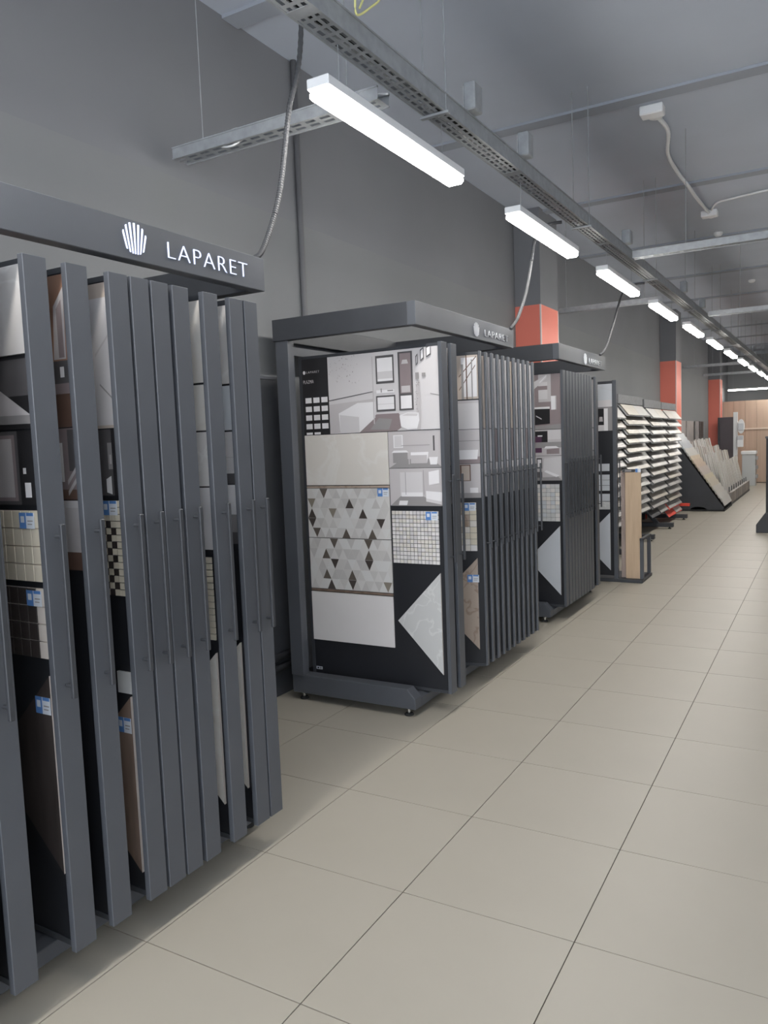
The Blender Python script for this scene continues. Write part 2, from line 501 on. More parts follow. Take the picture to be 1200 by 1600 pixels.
# ---- the specific leaves that face the aisle opening
def leaf_bathroom(L):
    """front leaf of the middle rack"""
    art(L, 'info_print', -0.93, -0.742, 1.616, 2.07, M_INK, [(M_PWHITE, rc(0.10 + c * 0.31, 0.34 + c * 0.31, 0.42 - r_ * 0.115, 0.49 - r_ * 0.115))
        for r_ in range(5) for c in range(3) if not (r_ == 4 and c == 2)])
    small_text(L, 'LAPARET', -0.895, -0.80, 1.985, 1.998, M_PWHITE)
    small_text(L, 'PLAZMA', -0.92, -0.845, 1.925, 1.945, M_PWHITE)
    lg = MB()
    for k in range(12):
        pass
    lg.prism([(-0.911 + 0.009 * math.cos(t * math.pi / 6), FY - 0.0062, 1.991 + 0.011 * math.sin(t * math.pi / 6)) for t in range(12)], (0, 0.0008, 0), M_PWHITE)
    lg.build('printed_logo', L)
    q = random.Random(3)
    ly = [(M_PLIGHT, [(0, 0), (0.42, 0.05), (0.42, 0.42), (0, 0.38)]),
          (M_PPALE, [(0.0, 0.5), (0.42, 0.5), (0.42, 0.98), (0, 1)]),
          (M_PMAUVE, [(0.26, 0.0), (0.62, 0.0), (0.70, 0.08), (0.64, 0.22), (0.44, 0.22)]),
          (M_PGREY, [(0.38, 0.03), (0.55, 0.02), (0.58, 0.15), (0.46, 0.17)]),
          (M_PDARK, [(0.0, 0.425), (0.42, 0.505), (0.42, 0.515), (0.0, 0.437)]),
          (M_PWHITE, [(0.10, 0.0), (0.28, 0.0), (0.43, 0.18), (0.43, 0.38), (0.27, 0.38), (0.09, 0.26)]),
          (M_PPALE, [(0.10, 0.0), (0.28, 0.0), (0.28, 0.20), (0.10, 0.24)]),
          (M_PLIGHT, rc(0.415, 0.425, 0.1, 0.95)),
          (M_PDARK, rc(0.45, 0.612, 0.60, 0.95)), (M_PWHITE, rc(0.463, 0.60, 0.63, 0.92)), (M_PPALE, rc(0.463, 0.60, 0.66, 0.75)),
          (M_PDARK, rc(0.445, 0.617, 0.25, 0.45)), (M_PWHITE, rc(0.457, 0.605, 0.275, 0.43)), (M_PPALE, rc(0.457, 0.605, 0.34, 0.347)),
          (M_PWHITE, rc(0.45, 0.61, 0.48, 0.52)), (M_PGREY, rc(0.49, 0.50, 0.49, 0.54)), (M_PGREY, rc(0.55, 0.60, 0.50, 0.515)),
          (M_PDARK, rc(0.65, 0.775, 0.25, 0.97)), (M_PMAUVE, rc(0.665, 0.76, 0.46, 0.95)), (M_PWHITE, rc(0.665, 0.76, 0.27, 0.43)),
          (M_PLIGHT, rc(0.675, 0.75, 0.47, 0.55)), (M_PLIGHT, [(0.68, 0.82), (0.74, 0.82), (0.73, 0.87), (0.69, 0.87)]),
          (M_PLIGHT, [(0.80, 0.0), (0.83, 0.0), (0.83, 0.62), (0.80, 0.55)]),
          (M_PWHITE, [(0.65, 0.19), (0.66, 0.05), (0.72, 0.01), (0.80, 0.02), (0.82, 0.12), (0.815, 0.21), (0.72, 0.22)]),
          (M_PPALE, [(0.67, 0.185), (0.80, 0.17), (0.81, 0.20), (0.72, 0.21)]),
          (M_PPALE, rc(0.84, 1.0, 0.0, 0.62))]
    for (u, v, w, h) in ((0.805, 0.78, 0.018, 0.12), (0.845, 0.83, 0.03, 0.14), (0.895, 0.87, 0.04, 0.13)):
        ly.append((M_PDARK, [(u, v), (u + w, v + 0.03), (u + w, v + h + 0.03), (u, v + h)]))
        ly.append((M_PWHITE, [(u + 0.006, v + 0.02), (u + w - 0.006, v + 0.045), (u + w - 0.006, v + h + 0.01), (u + 0.006, v + h - 0.015)]))
    ly += [(M_PGREY, rc(0.855, 0.885, 0.645, 0.69)), (M_PGREY, rc(0.80, 0.83, 0.62, 0.70)), (M_PGREY, [(0.92, 0.43), (0.995, 0.40), (0.995, 0.41), (0.92, 0.44)])]
    for _ in range(46):
        u = q.uniform(0.02, 0.30); v = q.uniform(0.62, 0.98); d = q.uniform(0.005, 0.011)
        ly.append((q.choice((M_PGREY, M_PLIGHT, M_PMAUVE)), [(u, v), (u + d, v), (u + d / 2, v + d * 1.8)]))
    for _ in range(26):
        u = q.uniform(0.795, 0.835); v = q.uniform(0.2, 0.62); d = q.uniform(0.004, 0.008)
        ly.append((q.choice((M_PGREY, M_PDARK)), [(u, v), (u + d, v), (u + d / 2, v + d * 1.8)]))
    art(L, 'photo_print', -0.74, -0.002, 1.616, 2.07, M_PPALE, ly, label='printed photo of a white bathroom')
    art(L, 'photo_print', -0.343, -0.002, 1.403, 1.612, M_PLIGHT, room_light(5))
    art(L, 'photo_print', -0.343, -0.002, 1.186, 1.400, M_PLIGHT,
        [(M_PPALE, [(0.2, 0.25), (0.62, 0.25), (0.62, 0.9), (0.2, 0.9)]), (M_PGREY, [(0, 0), (1, 0), (0.62, 0.26), (0.2, 0.26)]),
         (M_PWHITE, [(0.22, 0.25), (0.62, 0.25), (0.62, 0.36), (0.22, 0.36)]), (M_PWHITE, [(0.68, 0.12), (0.96, 0.04), (0.98, 0.36), (0.68, 0.40)]),
         (M_PPALE, [(0.68, 0.12), (0.96, 0.04), (0.96, 0.12), (0.68, 0.2)]), (M_PWHITE, [(0.16, 0.02), (0.32, 0.02), (0.34, 0.14), (0.18, 0.14)]),
         (M_PWHITE, [(0.74, 0.55), (0.93, 0.6), (0.93, 0.95), (0.74, 0.9)]), (M_PGREY, rc(0.3, 0.31, 0.3, 0.9)), (M_PGREY, rc(0.64, 0.65, 0.3, 0.95))])
    sample(L, -0.928, -0.347, 1.308, 1.612, M_CREAM)
    sample(L, -0.928, -0.347, 1.291, 1.303, M_TAN, 0.010, 'border_strip')
    # two decor tiles with triangle print
    tones = [mat('decor_tone_a', (0.64, 0.62, 0.60), 0.3), mat('decor_tone_b', (0.58, 0.56, 0.54), 0.3), mat('decor_tone_c', (0.53, 0.51, 0.495), 0.3), mat('decor_tone_d', (0.66, 0.65, 0.635), 0.3)]
    darks = [mat('decor_bronze', (0.12, 0.10, 0.085), 0.3), mat('decor_umber', (0.07, 0.058, 0.052), 0.3), mat('decor_khaki', (0.24, 0.21, 0.17), 0.3)]
    q = random.Random(12)
    for (z0, z1) in ((0.988, 1.288), (0.672, 0.984)):
        mb = MB()
        x0, x1 = -0.928, -0.349
        mb.box(x0, x1, FY - 0.009, FY, z0, z1, tones[0])
        rows = 5; h = (z1 - z0) / rows; w = (x1 - x0) / 9.5
        for r_ in range(rows):
            last = -9
            for c in range(-1, 20):
                up = (c + r_) % 2 == 0
                xa = x0 + c * w / 2
                if xa < x0 - 1e-4 or xa + w > x1 + 1e-4:
                    continue
                za, zb = z0 + r_ * h, z0 + (r_ + 1) * h
                m = q.choice(tones)
                if c - last > 4 and q.random() < 0.24:
                    m = q.choice(darks); last = c
                P = [(xa, za), (xa + w, za), (xa + w / 2, zb)] if up else [(xa + w, zb), (xa, zb), (xa + w / 2, za)]
                cx = sum(p[0] for p in P) / 3; cz = sum(p[1] for p in P) / 3
                mb.face([(cx + (p[0] - cx) * 0.97, FY - 0.0094, cz + (p[1] - cz) * 0.97) for p in P], m)
        obj('decor_tile', flat_mesh(mb, 'decor_tile'), L)
    sample(L, -0.928, -0.348, 0.655, 0.668, M_BROWN2, 0.010, 'border_strip')
    sample(L, -0.93, -0.350, 0.345, 0.650, M_WHITE)
    pal = (M_WHITE, M_CREAM, M_PPALE)
    q2 = random.Random(4)
    mosaic(L, -0.337, -0.036, 0.852, 1.158, 13, 13, lambda i, j: q2.choice(pal), single=False, g=0.0017)
    half_tile(L, -0.036, 0.218, 0.806, 0.283, M_GREYTILE)
    sticker(L, -0.425, 1.288); sticker(L, -0.115, 1.154)
    t = MB().box(-0.925, -0.88, FY - 0.001, FY, 0.152, 0.17, M_PAPER)
    t.box(-0.918, -0.905, FY - 0.0014, FY - 0.0008, 0.156, 0.166, M_INK); t.box(-0.90, -0.886, FY - 0.0014, FY - 0.0008, 0.156, 0.166, M_PGREY)
    t.build('name_tag', L)

def leaf_stonegreen(L):
    """second visible leaf of the middle rack: beige picture and brown half tile"""
    art(L, 'photo_print', -0.75, -0.004, 1.80, 2.068, M_PBEIGE, [(M_PWHITE, rc(0.86, 0.99, 0.05, 0.95)), (M_PBROWN, [(0.84, 0.2), (0.98, 0.75), (0.98, 0.78), (0.84, 0.23)]),
        (M_PBROWN, [(0.84, 0.5), (0.99, 0.95), (0.99, 0.98), (0.84, 0.53)]), (M_PBROWN, rc(0.90, 0.91, 0, 1)), (M_PGREY, rc(0.945, 0.955, 0, 0.9)), (M_PGREY, rc(0.86, 0.88, 0.0, 0.8))])
    art(L, 'photo_print', -0.75, -0.004, 1.615, 1.792, M_PLIGHT, [(M_PPALE, rc(0.8, 1, 0.0, 0.9)), (M_PGREY, rc(0.8, 0.81, 0.1, 0.8))])
    art(L, 'photo_print', -0.345, -0.004, 1.402, 1.612, M_PLIGHT, [(M_PMAUVE, rc(0.5, 1, 0.0, 0.2)), (M_PWHITE, [(0.55, 0.12), (0.95, 0.12), (0.97, 0.4), (0.55, 0.4)]), (M_PGREY, rc(0.5, 1.0, 0.66, 0.68))])
    art(L, 'photo_print', -0.345, -0.004, 1.186, 1.399, M_PLIGHT, [(M_PBROWN, rc(0.62, 0.82, 0.5, 0.98)), (M_PBEIGE, rc(0.65, 0.8, 0.52, 0.95)), (M_PGREY, rc(0.55, 1, 0.0, 0.15)), (M_PWHITE, rc(0.8, 0.95, 0.15, 0.3))])
    pal = (M_CREAM, M_BEIGE, M_TAN, M_WHITE)
    q2 = random.Random(6)
    mosaic(L, -0.34, -0.036, 0.85, 1.158, 7, 8, lambda i, j: q2.choice(pal), single=False)
    half_tile(L, -0.038, 0.22, 0.806, 0.285, M_TAN)
    sticker(L, -0.115, 1.154); sticker(L, -0.105, 0.70)

def leaf_dark_room(L):
    """rack one, first wide gap: beige and dark mosaics"""
    sample(L, -0.60, -0.008, 1.832, 2.072, M_MARBLE)
    art(L, 'photo_print', -0.60, -0.004, 1.628, 1.830, M_INK, [(M_PDARK, rc(0.4, 1.0, 0.45, 0.95)), (M_PLIGHT, [(0.55, 0.2), (0.96, 0.18), (0.70, 0.62), (0.55, 0.80)]), (M_PGREY, [(0.55, 0.08), (0.96, 0.06), (0.96, 0.18), (0.55, 0.2)])])
    art(L, 'photo_print', -0.345, -0.008, 1.414, 1.622, M_PDARK, [(M_PMAUVE, rc(0.3, 0.70, 0.05, 0.95)), (M_PLIGHT, rc(0.42, 0.66, 0.1, 0.9)), (M_INK, rc(0.74, 0.95, 0, 1)), (M_PWHITE, rc(0.80, 0.88, 0.10, 0.30)), (M_PWHITE, rc(0.79, 0.83, 0.42, 0.50)), (M_PWHITE, rc(0.955, 0.985, 0, 1))])
    mosaic(L, -0.34, -0.022, 1.194, 1.398, 8, 4, lambda i, j: M_BEIGE, g=0.0015, backing=M_PBEIGE)
    mosaic(L, -0.34, -0.024, 0.972, 1.176, 8, 4, lambda i, j: M_CERAM if i == 7 else M_BROWN, g=0.0015, backing=M_CERAM)
    half_tile(L, -0.030, 0.335, 0.925, 0.30, M_BROWN)
    sticker(L, -0.105, 1.392, 0.066, 0.045); sticker(L, -0.10, 1.17, 0.066, 0.045); sticker(L, -0.098, 0.86, 0.066, 0.05)

def leaf_copper_room(L):
    art(L, 'photo_print', -0.60, -0.004, 1.632, 2.068, M_PORANGE, [(M_PBROWN, rc(0.6, 1, 0, 0.35)), (M_PLIGHT, [(0.86, 0.45), (0.95, 0.45), (0.96, 0.92), (0.88, 0.80)]), (M_PMAUVE, [(0.90, 0.46), (0.94, 0.46), (0.94, 0.84), (0.90, 0.78)]), (M_PDARK, rc(0.82, 1, 0.28, 0.44)), (M_PWHITE, rc(0.90, 0.93, 0.33, 0.40)), (M_PMAUVE, rc(0.82, 0.97, 0.22, 0.29))])
    art(L, 'photo_print', -0.345, -0.004, 1.418, 1.628, M_PMAUVE, [(M_PBROWN, rc(0.5, 1, 0.0, 0.14)), (M_PDARK, rc(0.85, 1, 0.4, 0.98)), (M_PWHITE, rc(0.62, 0.78, 0.25, 0.8)), (M_PLIGHT, [(0.82, 0.2), (0.97, 0.45), (0.97, 0.52), (0.82, 0.27)]), (M_PLIGHT, [(0.82, 0.05), (0.97, 0.30), (0.97, 0.37), (0.82, 0.12)])])
    art(L, 'photo_print', -0.345, -0.004, 1.206, 1.414, M_PPALE, [(M_PBROWN, rc(0.6, 0.93, 0.0, 0.26)), (M_PWHITE, rc(0.94, 1.0, 0, 1)), (M_PLIGHT, rc(0.76, 0.93, 0.26, 0.9))])

def leaf_checker(L):
    art(L, 'photo_print', -0.60, -0.004, 1.628, 2.068, M_PBEIGE, [(M_PPALE, rc(0.84, 1, 0.02, 0.9)), (M_PGREY, [(0.88, 0.30), (1.0, 0.16), (1.0, 0.175), (0.88, 0.315)]), (M_PLIGHT, [(0.86, 0.5), (0.99, 0.66), (0.99, 0.68), (0.86, 0.52)])])
    art(L, 'photo_print', -0.345, -0.008, 1.418, 1.624, M_PDARK, [(M_PGREY, rc(0.84, 0.9, 0.4, 0.8)), (M_PLIGHT, rc(0.86, 0.885, 0.48, 0.62)), (M_PWHITE, [(0.80, 0.05), (0.87, 0.02), (0.87, 0.3), (0.8, 0.25)]), (M_INK, rc(0.9, 1, 0, 1))])
    def pk(i, j):
        if i == 13: return M_BEIGE
        return M_BROWN if (i + j) % 2 and j < 11 else M_BEIGE
    mosaic(L, -0.34, -0.022, 1.10, 1.403, 14, 14, pk, single=False)
    # front column of chips, clearly countable
    half_tile(L, -0.030, 0.191, 0.776, 0.29, M_BROWN2)
    sample(L, -0.085, -0.006, 0.785, 0.855, M_GREYTILE)
    sticker(L, -0.095, 1.402, 0.066, 0.045); sticker(L, -0.095, 0.705, 0.062, 0.05)

def leaf_beige_stack(L):
    for z0, z1, m in ((1.785, 2.068, M_CREAM), (1.618, 1.778, M_CREAM), (1.42, 1.612, M_MARBLE), (1.192, 1.415, M_PPALE)):
        sample(L, -0.60, -0.006, z0, z1, m)
    mosaic(L, -0.34, -0.030, 0.86, 1.165, 8, 13, lambda i, j: M_BEIGE, single=False)
    half_tile(L, -0.032, 0.244, 0.814, 0.285, M_CREAM)

def leaf_grey_stack(L):
    sample(L, -0.60, -0.006, 1.787, 2.068, M_MARBLE)
    sample(L, -0.60, -0.006, 1.618, 1.780, M_COOL)
    art(L, 'photo_print', -0.60, -0.004, 1.42, 1.612, M_PPALE, [(M_PDARK, rc(0.88, 1, 0.0, 0.2)), (M_PLIGHT, rc(0.86, 1, 0.5, 0.52))])
    art(L, 'photo_print', -0.345, -0.004, 1.195, 1.416, M_PWHITE, [(M_PGREY, rc(0.8, 1, 0.2, 0.5)), (M_PDARK, rc(0.85, 1, 0, 0.2))])
    half_tile(L, -0.034, 0.249, 0.819, 0.285, M_CREAM)

def leaf_vanity(L):
    """front leaf of the third rack: grey room with dark vanity"""
    art(L, 'photo_print', -0.60, -0.004, 1.612, 2.067, M_PMAUVE, [
        (M_PLIGHT, rc(0.68, 0.98, 0.5, 1.0)), (M_PMAUVE, rc(0.86, 1, 0.3, 1)), (M_PPALE, [(0.50, 0.6), (0.56, 0.68), (0.80, 0.93), (0.80, 0.99), (0.5, 0.80)]),
        (M_PPALE, rc(0.68, 0.81, 0.55, 0.86)), (M_PWHITE, [(0.70, 0.84), (0.80, 0.96), (0.80, 0.985), (0.70, 0.87)]), (M_PMAUVE, rc(0.68, 0.81, 0.72, 0.79)),
        (M_PWHITE, rc(0.86, 0.935, 0.35, 0.60)), (M_PLIGHT, rc(0.92, 0.935, 0.35, 0.60)), (M_PWHITE, rc(0.55, 0.84, 0.36, 0.41)), (M_INK, [(0.56, 0.08), (0.84, 0.1), (0.84, 0.37), (0.56, 0.38)]),
        (M_PLIGHT, [(0.64, 0.24), (0.72, 0.18), (0.72, 0.20), (0.64, 0.26)]), (M_PGREY, [(0.3, 0), (1, 0), (1, 0.09), (0.5, 0.05)])])
    art(L, 'photo_print', -0.345, -0.004, 1.392, 1.608, M_PLIGHT, [(M_INK, rc(0.25, 0.65, 0.5, 0.95)), (M_PPURPLE, rc(0.22, 0.50, 0.12, 0.75)), (M_PWHITE, rc(0.40, 0.52, 0.74, 0.79)), (M_PGREY, rc(0.3, 1, 0.3, 0.52)), (M_PPALE, rc(0.66, 0.98, 0.62, 0.98)), (M_PMAUVE, [(0.62, 0.06), (0.94, 0.06), (0.94, 0.28), (0.62, 0.24)]), (M_PWHITE, [(0.56, 0.28), (0.94, 0.28), (0.86, 0.36), (0.6, 0.36)])])
    art(L, 'photo_print', -0.345, -0.004, 1.182, 1.389, M_PLIGHT, [(M_PGREY, [(0, 0), (1, 0), (0.9, 0.16), (0.3, 0.12)]), (M_PDARK, rc(0.36, 0.5, 0.5, 0.92)), (M_PWHITE, rc(0.385, 0.475, 0.56, 0.86)), (M_PDARK, rc(0.34, 0.5, 0.12, 0.36)), (M_PPALE, [(0.52, 0.4), (0.98, 0.15), (0.98, 0.96), (0.55, 0.9)]), (M_PWHITE, [(0.55, 0.36), (0.85, 0.14), (0.94, 0.2), (0.6, 0.42)])])
    q2 = random.Random(9)
    mosaic(L, -0.34, -0.028, 0.838, 1.152, 8, 9, lambda i, j: q2.choice((M_GREYTILE, M_MARBLE, M_CREAM, M_COOL)), single=False)
    half_tile(L, -0.03, 0.212, 0.80, 0.285, M_COOL)

def make_leaf(rack, x, y, content, k=0, swing=0.0):
    """one hinged leaf: backing panel with frame, front bar, handle and glued samples"""
    hx = x - LEAF_L - 0.01
    L = obj('display_leaf', ME_PANEL, rack, (hx + (x - hx) * math.cos(swing), y + (x - hx) * math.sin(swing), 0))
    L.rotation_euler.z = swing
    obj('leaf_frame', ME_FRAME, L); obj('front_bar', ME_BARN if swing else ME_BAR, L); obj('handle', ME_HANDLE, L); obj('handle_standoff', ME_STAND, L, (0, 0, 0.90)); obj('handle_standoff', ME_STAND, L, (0, 0, 1.325))
    if content is None:
        pass
    elif content == 'generic':
        generic_leaf(L, k)
    else:
        content(L)
    return L

def shell_logo(m, name='shell_logo'):
    """fan of seven curved slats inside a circle, unit size -0.5..0.5"""
    mb = MB()
    n = 7
    for k in range(n):
        t = (k - (n - 1) / 2) / ((n - 1) / 2)
        L_, R_ = [], []
        for a in range(49):
            s_ = a / 48.0
            zz = -0.5 + s_
            r_ = math.sqrt(max(0.0, 0.25 - zz * zz)) 
            wid = 0.017 + 0.012 * s_
            xc = t * (0.30 + 0.25 * s_)
            lim = r_ * 1.0
            xa, xb = max(xc - wid, -lim), min(xc + wid, lim)
            if xb - xa > 0.006:
                L_.append((xa, zz)); R_.append((xb, zz))
        if len(L_) > 2:
            P = L_ + R_[::-1]
            mb.prism([(0, p[0], p[1]) for p in P], (0.03, 0, 0), m)
    return mb.mesh(name)

def make_rack(label, y0, y1, xh, zt, zb, leaves, xleaf, sign, ly0, ly1, logo_y, logo_d, zt0, zt1, group, xfoot=-0.17):
    rack = thing('tile_display_rack', (-0.5, (y0 + y1) / 2, 0), label, 'display rack', group)
    bx, by = -0.5, (y0 + y1) / 2
    def P(mb, name, bev=0.0, par=rack, smooth=False):
        o = mb.build(name, None, bev, smooth)
        o.parent = par
        o.location = (-bx, -by, 0) if par is rack else (0, 0, 0)
        return o
    XB = -0.99
    # header: hollow ring
    fb = P(MB().box(xh - 0.05, xh, y0, y1, zb, zt, M_METAL), 'header_front', 0.002)
    P(MB().box(XB, xh - 0.05, y0, y0 + 0.05, zb, zt, M_METAL_D), 'header_side', 0.002)
    P(MB().box(XB, xh - 0.05, y1 - 0.05, y1, zb, zt, M_METAL_D), 'header_side', 0.002)
    P(MB().box(XB, XB + 0.05, y0 + 0.05, y1 - 0.05, zb, zt, M_METAL_D), 'header_back', 0.002)
    # signs
    tm = text_mesh('LAPARET', 0.1, sign, 'sign_lettering', 0.002)
    d = 0.004
    for v in tm.vertices:
        x, h, e = v.co
        v.co = (xh + (0.0005 if e < 0 else d), ly0 + x * (ly1 - ly0), zt0 + h * (zt1 - zt0))
    tm.update()
    o = obj('sign_lettering', tm, fb)
    lm = shell_logo(sign)
    for v in lm.vertices:
        x, y, z = v.co
        v.co = (xh + (d if x > 0.01 else 0.0005), logo_y + y * logo_d, (zt0 + zt1) / 2 + 0.008 + z * logo_d)
    lm.update()
    obj('shell_logo', lm, fb)
    # posts and hinge rails
    for ya, yb in ((y0 + 0.01, y0 + 0.07), (y1 - 0.07, y1 - 0.01)):
        P(MB().box(XB + 0.01, XB + 0.10, ya, yb, 0.16, zb, M_METAL), 'upright_post', 0.002)
    yy1 = max(y1 - 0.07, by)
    P(MB().box(XB + 0.005, XB + 0.018, y0 + 0.07, y1 - 0.07, 2.10, zb - 0.002, M_METAL), 'hinge_rail', 0.001)
    P(MB().box(XB + 0.005, XB + 0.018, y0 + 0.07, y1 - 0.07, 0.06, 0.10, M_METAL), 'hinge_rail', 0.001)
    # base: two side runners with chamfered toes, low front beam, pale plate
    for ya in (y0 + 0.03, y1 - 0.11):
        prof = [(XB, 0.045), (xfoot + 0.03, 0.045), (xfoot + 0.03, 0.105), (xfoot - 0.02, 0.16), (XB, 0.16)]
        P(MB().prism([(p[0], ya, p[1]) for p in prof], (0, 0.08, 0), M_METAL), 'base_runner', 0.003)
    P(MB().prism([(xfoot - 0.10, y0 + 0.11, 0.045), (xfoot + 0.03, y0 + 0.11, 0.045), (xfoot + 0.03, y0 + 0.11, 0.095), (xfoot - 0.01, y0 + 0.11, 0.105), (xfoot - 0.10, y0 + 0.11, 0.105)], (0, y1 - y0 - 0.22, 0), M_METAL), 'base_front_beam', 0.002)
    P(MB().box(XB, XB + 0.08, y0 + 0.11, y1 - 0.11, 0.045, 0.1, M_METAL_D), 'base_back_beam', 0.002)
    P(MB().box(XB + 0.08, xfoot - 0.10, y0 + 0.11, y1 - 0.11, 0.07, 0.09, M_PLATE), 'base_plate')
    for fx in (xfoot - 0.03, XB + 0.06):
        for fy in (y0 + 0.065, y1 - 0.065):
            f = P(MB().lathe((fx, fy, 0), [(0.026, 0.0), (0.028, 0.006), (0.020, 0.014), (0.010, 0.016)], M_RUBBER), 'levelling_foot', 0, rack)
            b_ = MB().lathe((fx, fy, 0), [(0.009, 0.016), (0.009, 0.03), (0.013, 0.032), (0.013, 0.044), (0.009, 0.045)], M_CHROME).build('foot_bolt', f)
    for k, (y, c, sw) in enumerate(leaves):
        make_leaf(rack, xleaf - bx, y - by, c, k, math.radians(sw))
    return rack

# rack 1 (nearest): leaves listed from the near end
r1 = [-1.21, -1.13, -1.012, -0.817, -0.682, -0.533, -0.448, -0.365, -0.273, -0.130, 0.005, 0.086]
c1 = [None, None, None, leaf_dark_room, leaf_copper_room, leaf_checker, None, None, None, leaf_beige_stack, leaf_grey_stack, None]
make_rack('large charcoal tile rack with brightly lit sign, leaves spread apart, holding beige and checkered mosaics', -1.27, 0.200, -0.02, 2.268, 2.145,
          [(y, c, 0.0) for y, c in zip(r1, c1)], -0.025, M_SIGN, -0.303, 0.097, -0.442, 0.098, 2.178, 2.230, 'swing leaf tile racks')
# rack 2: the first two leaves straight, the others swung away from the near end
r2 = [(1.69, leaf_bathroom, 0.0), (1.816, 'generic', 0.0), (2.076, leaf_stonegreen, 12.0)] + [(2.076 + 0.0978 * k, 'generic', 12.0) for k in range(1, 11)]
make_rack('charcoal tile rack showing a printed white bathroom photo above triangle patterned tiles', 1.49, 2.96, -0.04, 2.293, 2.168,
          r2, 0.004, M_SIGN2, 2.44, 2.85, 2.305, 0.088, 2.198, 2.240, 'swing leaf tile racks')
# rack 3
r3 = [4.12, 4.22, 4.31, 4.40, 4.49, 4.58, 4.67, 4.76, 4.85, 4.94, 5.15]
c3 = [leaf_vanity] + [None] * 9 + ['generic']
make_rack('charcoal tile rack with closed leaves and a printed photo of a dark vanity', 3.93, 5.42, -0.02, 2.292, 2.165,
          [(y, c, 0.0) for y, c in zip(r3, c3)], -0.060, M_SIGN3, 4.83, 5.265, 4.70, 0.100, 2.190, 2.238, 'swing leaf tile racks')

# ---- stand with one leaf and the oak board
st = thing('plank_stand', (-0.3, 6.2, 0), 'low dark floor stand with one tall leaf and a plank holder', 'display stand')
MB().box(-0.55, 0.50, -0.25, 0.25, 0.0, 0.035, M_METAL_D).build('base_plate', st, 0.003)
MB().box(0.465, 0.50, -0.20, -0.165, 0.035, 0.455, M_METAL).build('holder_post', st, 0.002)
MB().box(0.465, 0.50, 0.165, 0.20, 0.035, 0.455, M_METAL).build('holder_post', st, 0.002)
MB().box(0.465, 0.50, -0.21, 0.21, 0.44, 0.465, M_METAL_D).build('holder_rail', st, 0.002)
MB().box(-0.55, -0.50, -0.22, 0.22, 0.035, 2.1, M_METAL_D).build('back_post', st, 0.002)
L4 = obj('display_leaf', MB().box(-0.40, 0.205, -0.008, 0.008, 0.06, 2.08, M_BLACK).mesh('display_leaf'), st, (0, -0.19, 0))
MB().box(-0.42, 0.205, -0.012, 0.012, 2.075, 2.10, M_METAL_D).build('leaf_frame', L4)
MB().box(0.205, 0.245, -0.03, 0.03, 0.035, 2.105, M_METAL).build('front_bar', L4, 0.002)
MB().box(0.262, 0.272, -0.006, 0.006, 0.75, 1.28, M_METAL_D).build('handle', L4, 0.001)
_x = 0.30
art(L4, 'photo_print', -0.30, 0.205, 1.835, 2.072, M_COOL, [(M_PLIGHT, [(0.7, 0.9), (0.98, 0.7), (0.98, 0.71), (0.7, 0.91)]), (M_PPALE, rc(0.7, 0.98, 0.0, 0.3))])
art(L4, 'photo_print', -0.30, 0.205, 1.588, 1.832, M_PGREY, [(M_INK, rc(0.70, 0.82, 0.25, 0.95)), (M_PWHITE, rc(0.82, 0.90, 0, 0.95)), (M_PPALE, rc(0.70, 0.82, 0, 0.25)), (M_PLIGHT, [(0.72, 0.4), (0.8, 0.4), (0.79, 0.6), (0.73, 0.6)])])
for z0, z1 in ((1.166, 1.243), (1.075, 1.129), (1.018, 1.072), (0.960, 1.014), (0.85, 0.926)):
    sample(L4, 0.02, 0.165, z0, z1, M_COOL)
sample(L4, 0.02, 0.165, 0.762, 0.845, M_GREYTILE)
half_tile(L4, 0.166, 0.116, 0.729, 0.30, M_COOL)
op = thing('oak_board', (0.105, 6.02, 0.036), 'tall oak plank sample standing in the dark floor stand', 'board')
MB().box(-0.085, 0.075, -0.008, 0.008, 0.0, 1.125, M_OAK).build('plank', op, 0.002)
MB().box(-0.115, 0.015, -0.012, 0.010, 1.115, 1.145, M_METAL_D).build('clip_label', op, 0.001)
MB().box(-0.085, -0.02, -0.0135, -0.0118, 1.121, 1.139, M_PGREY).build('clip_text_strip', op)
_s = MB().box(0.02, 0.043, -0.0105, -0.0078, 1.112, 1.15, M_BLUE); _s.box(0.043, 0.075, -0.0105, -0.0078, 1.112, 1.15, M_PAPER)
_s.build('price_sticker', op)
tag(MB().box(-0.035, 0.045, 6.055, 6.073, 0.036, 0.90 + 0.26, M_PLANKPINK).build('brown_board', None, 0.002), 'greyish brown plank sample tucked behind the oak plank', 'board')

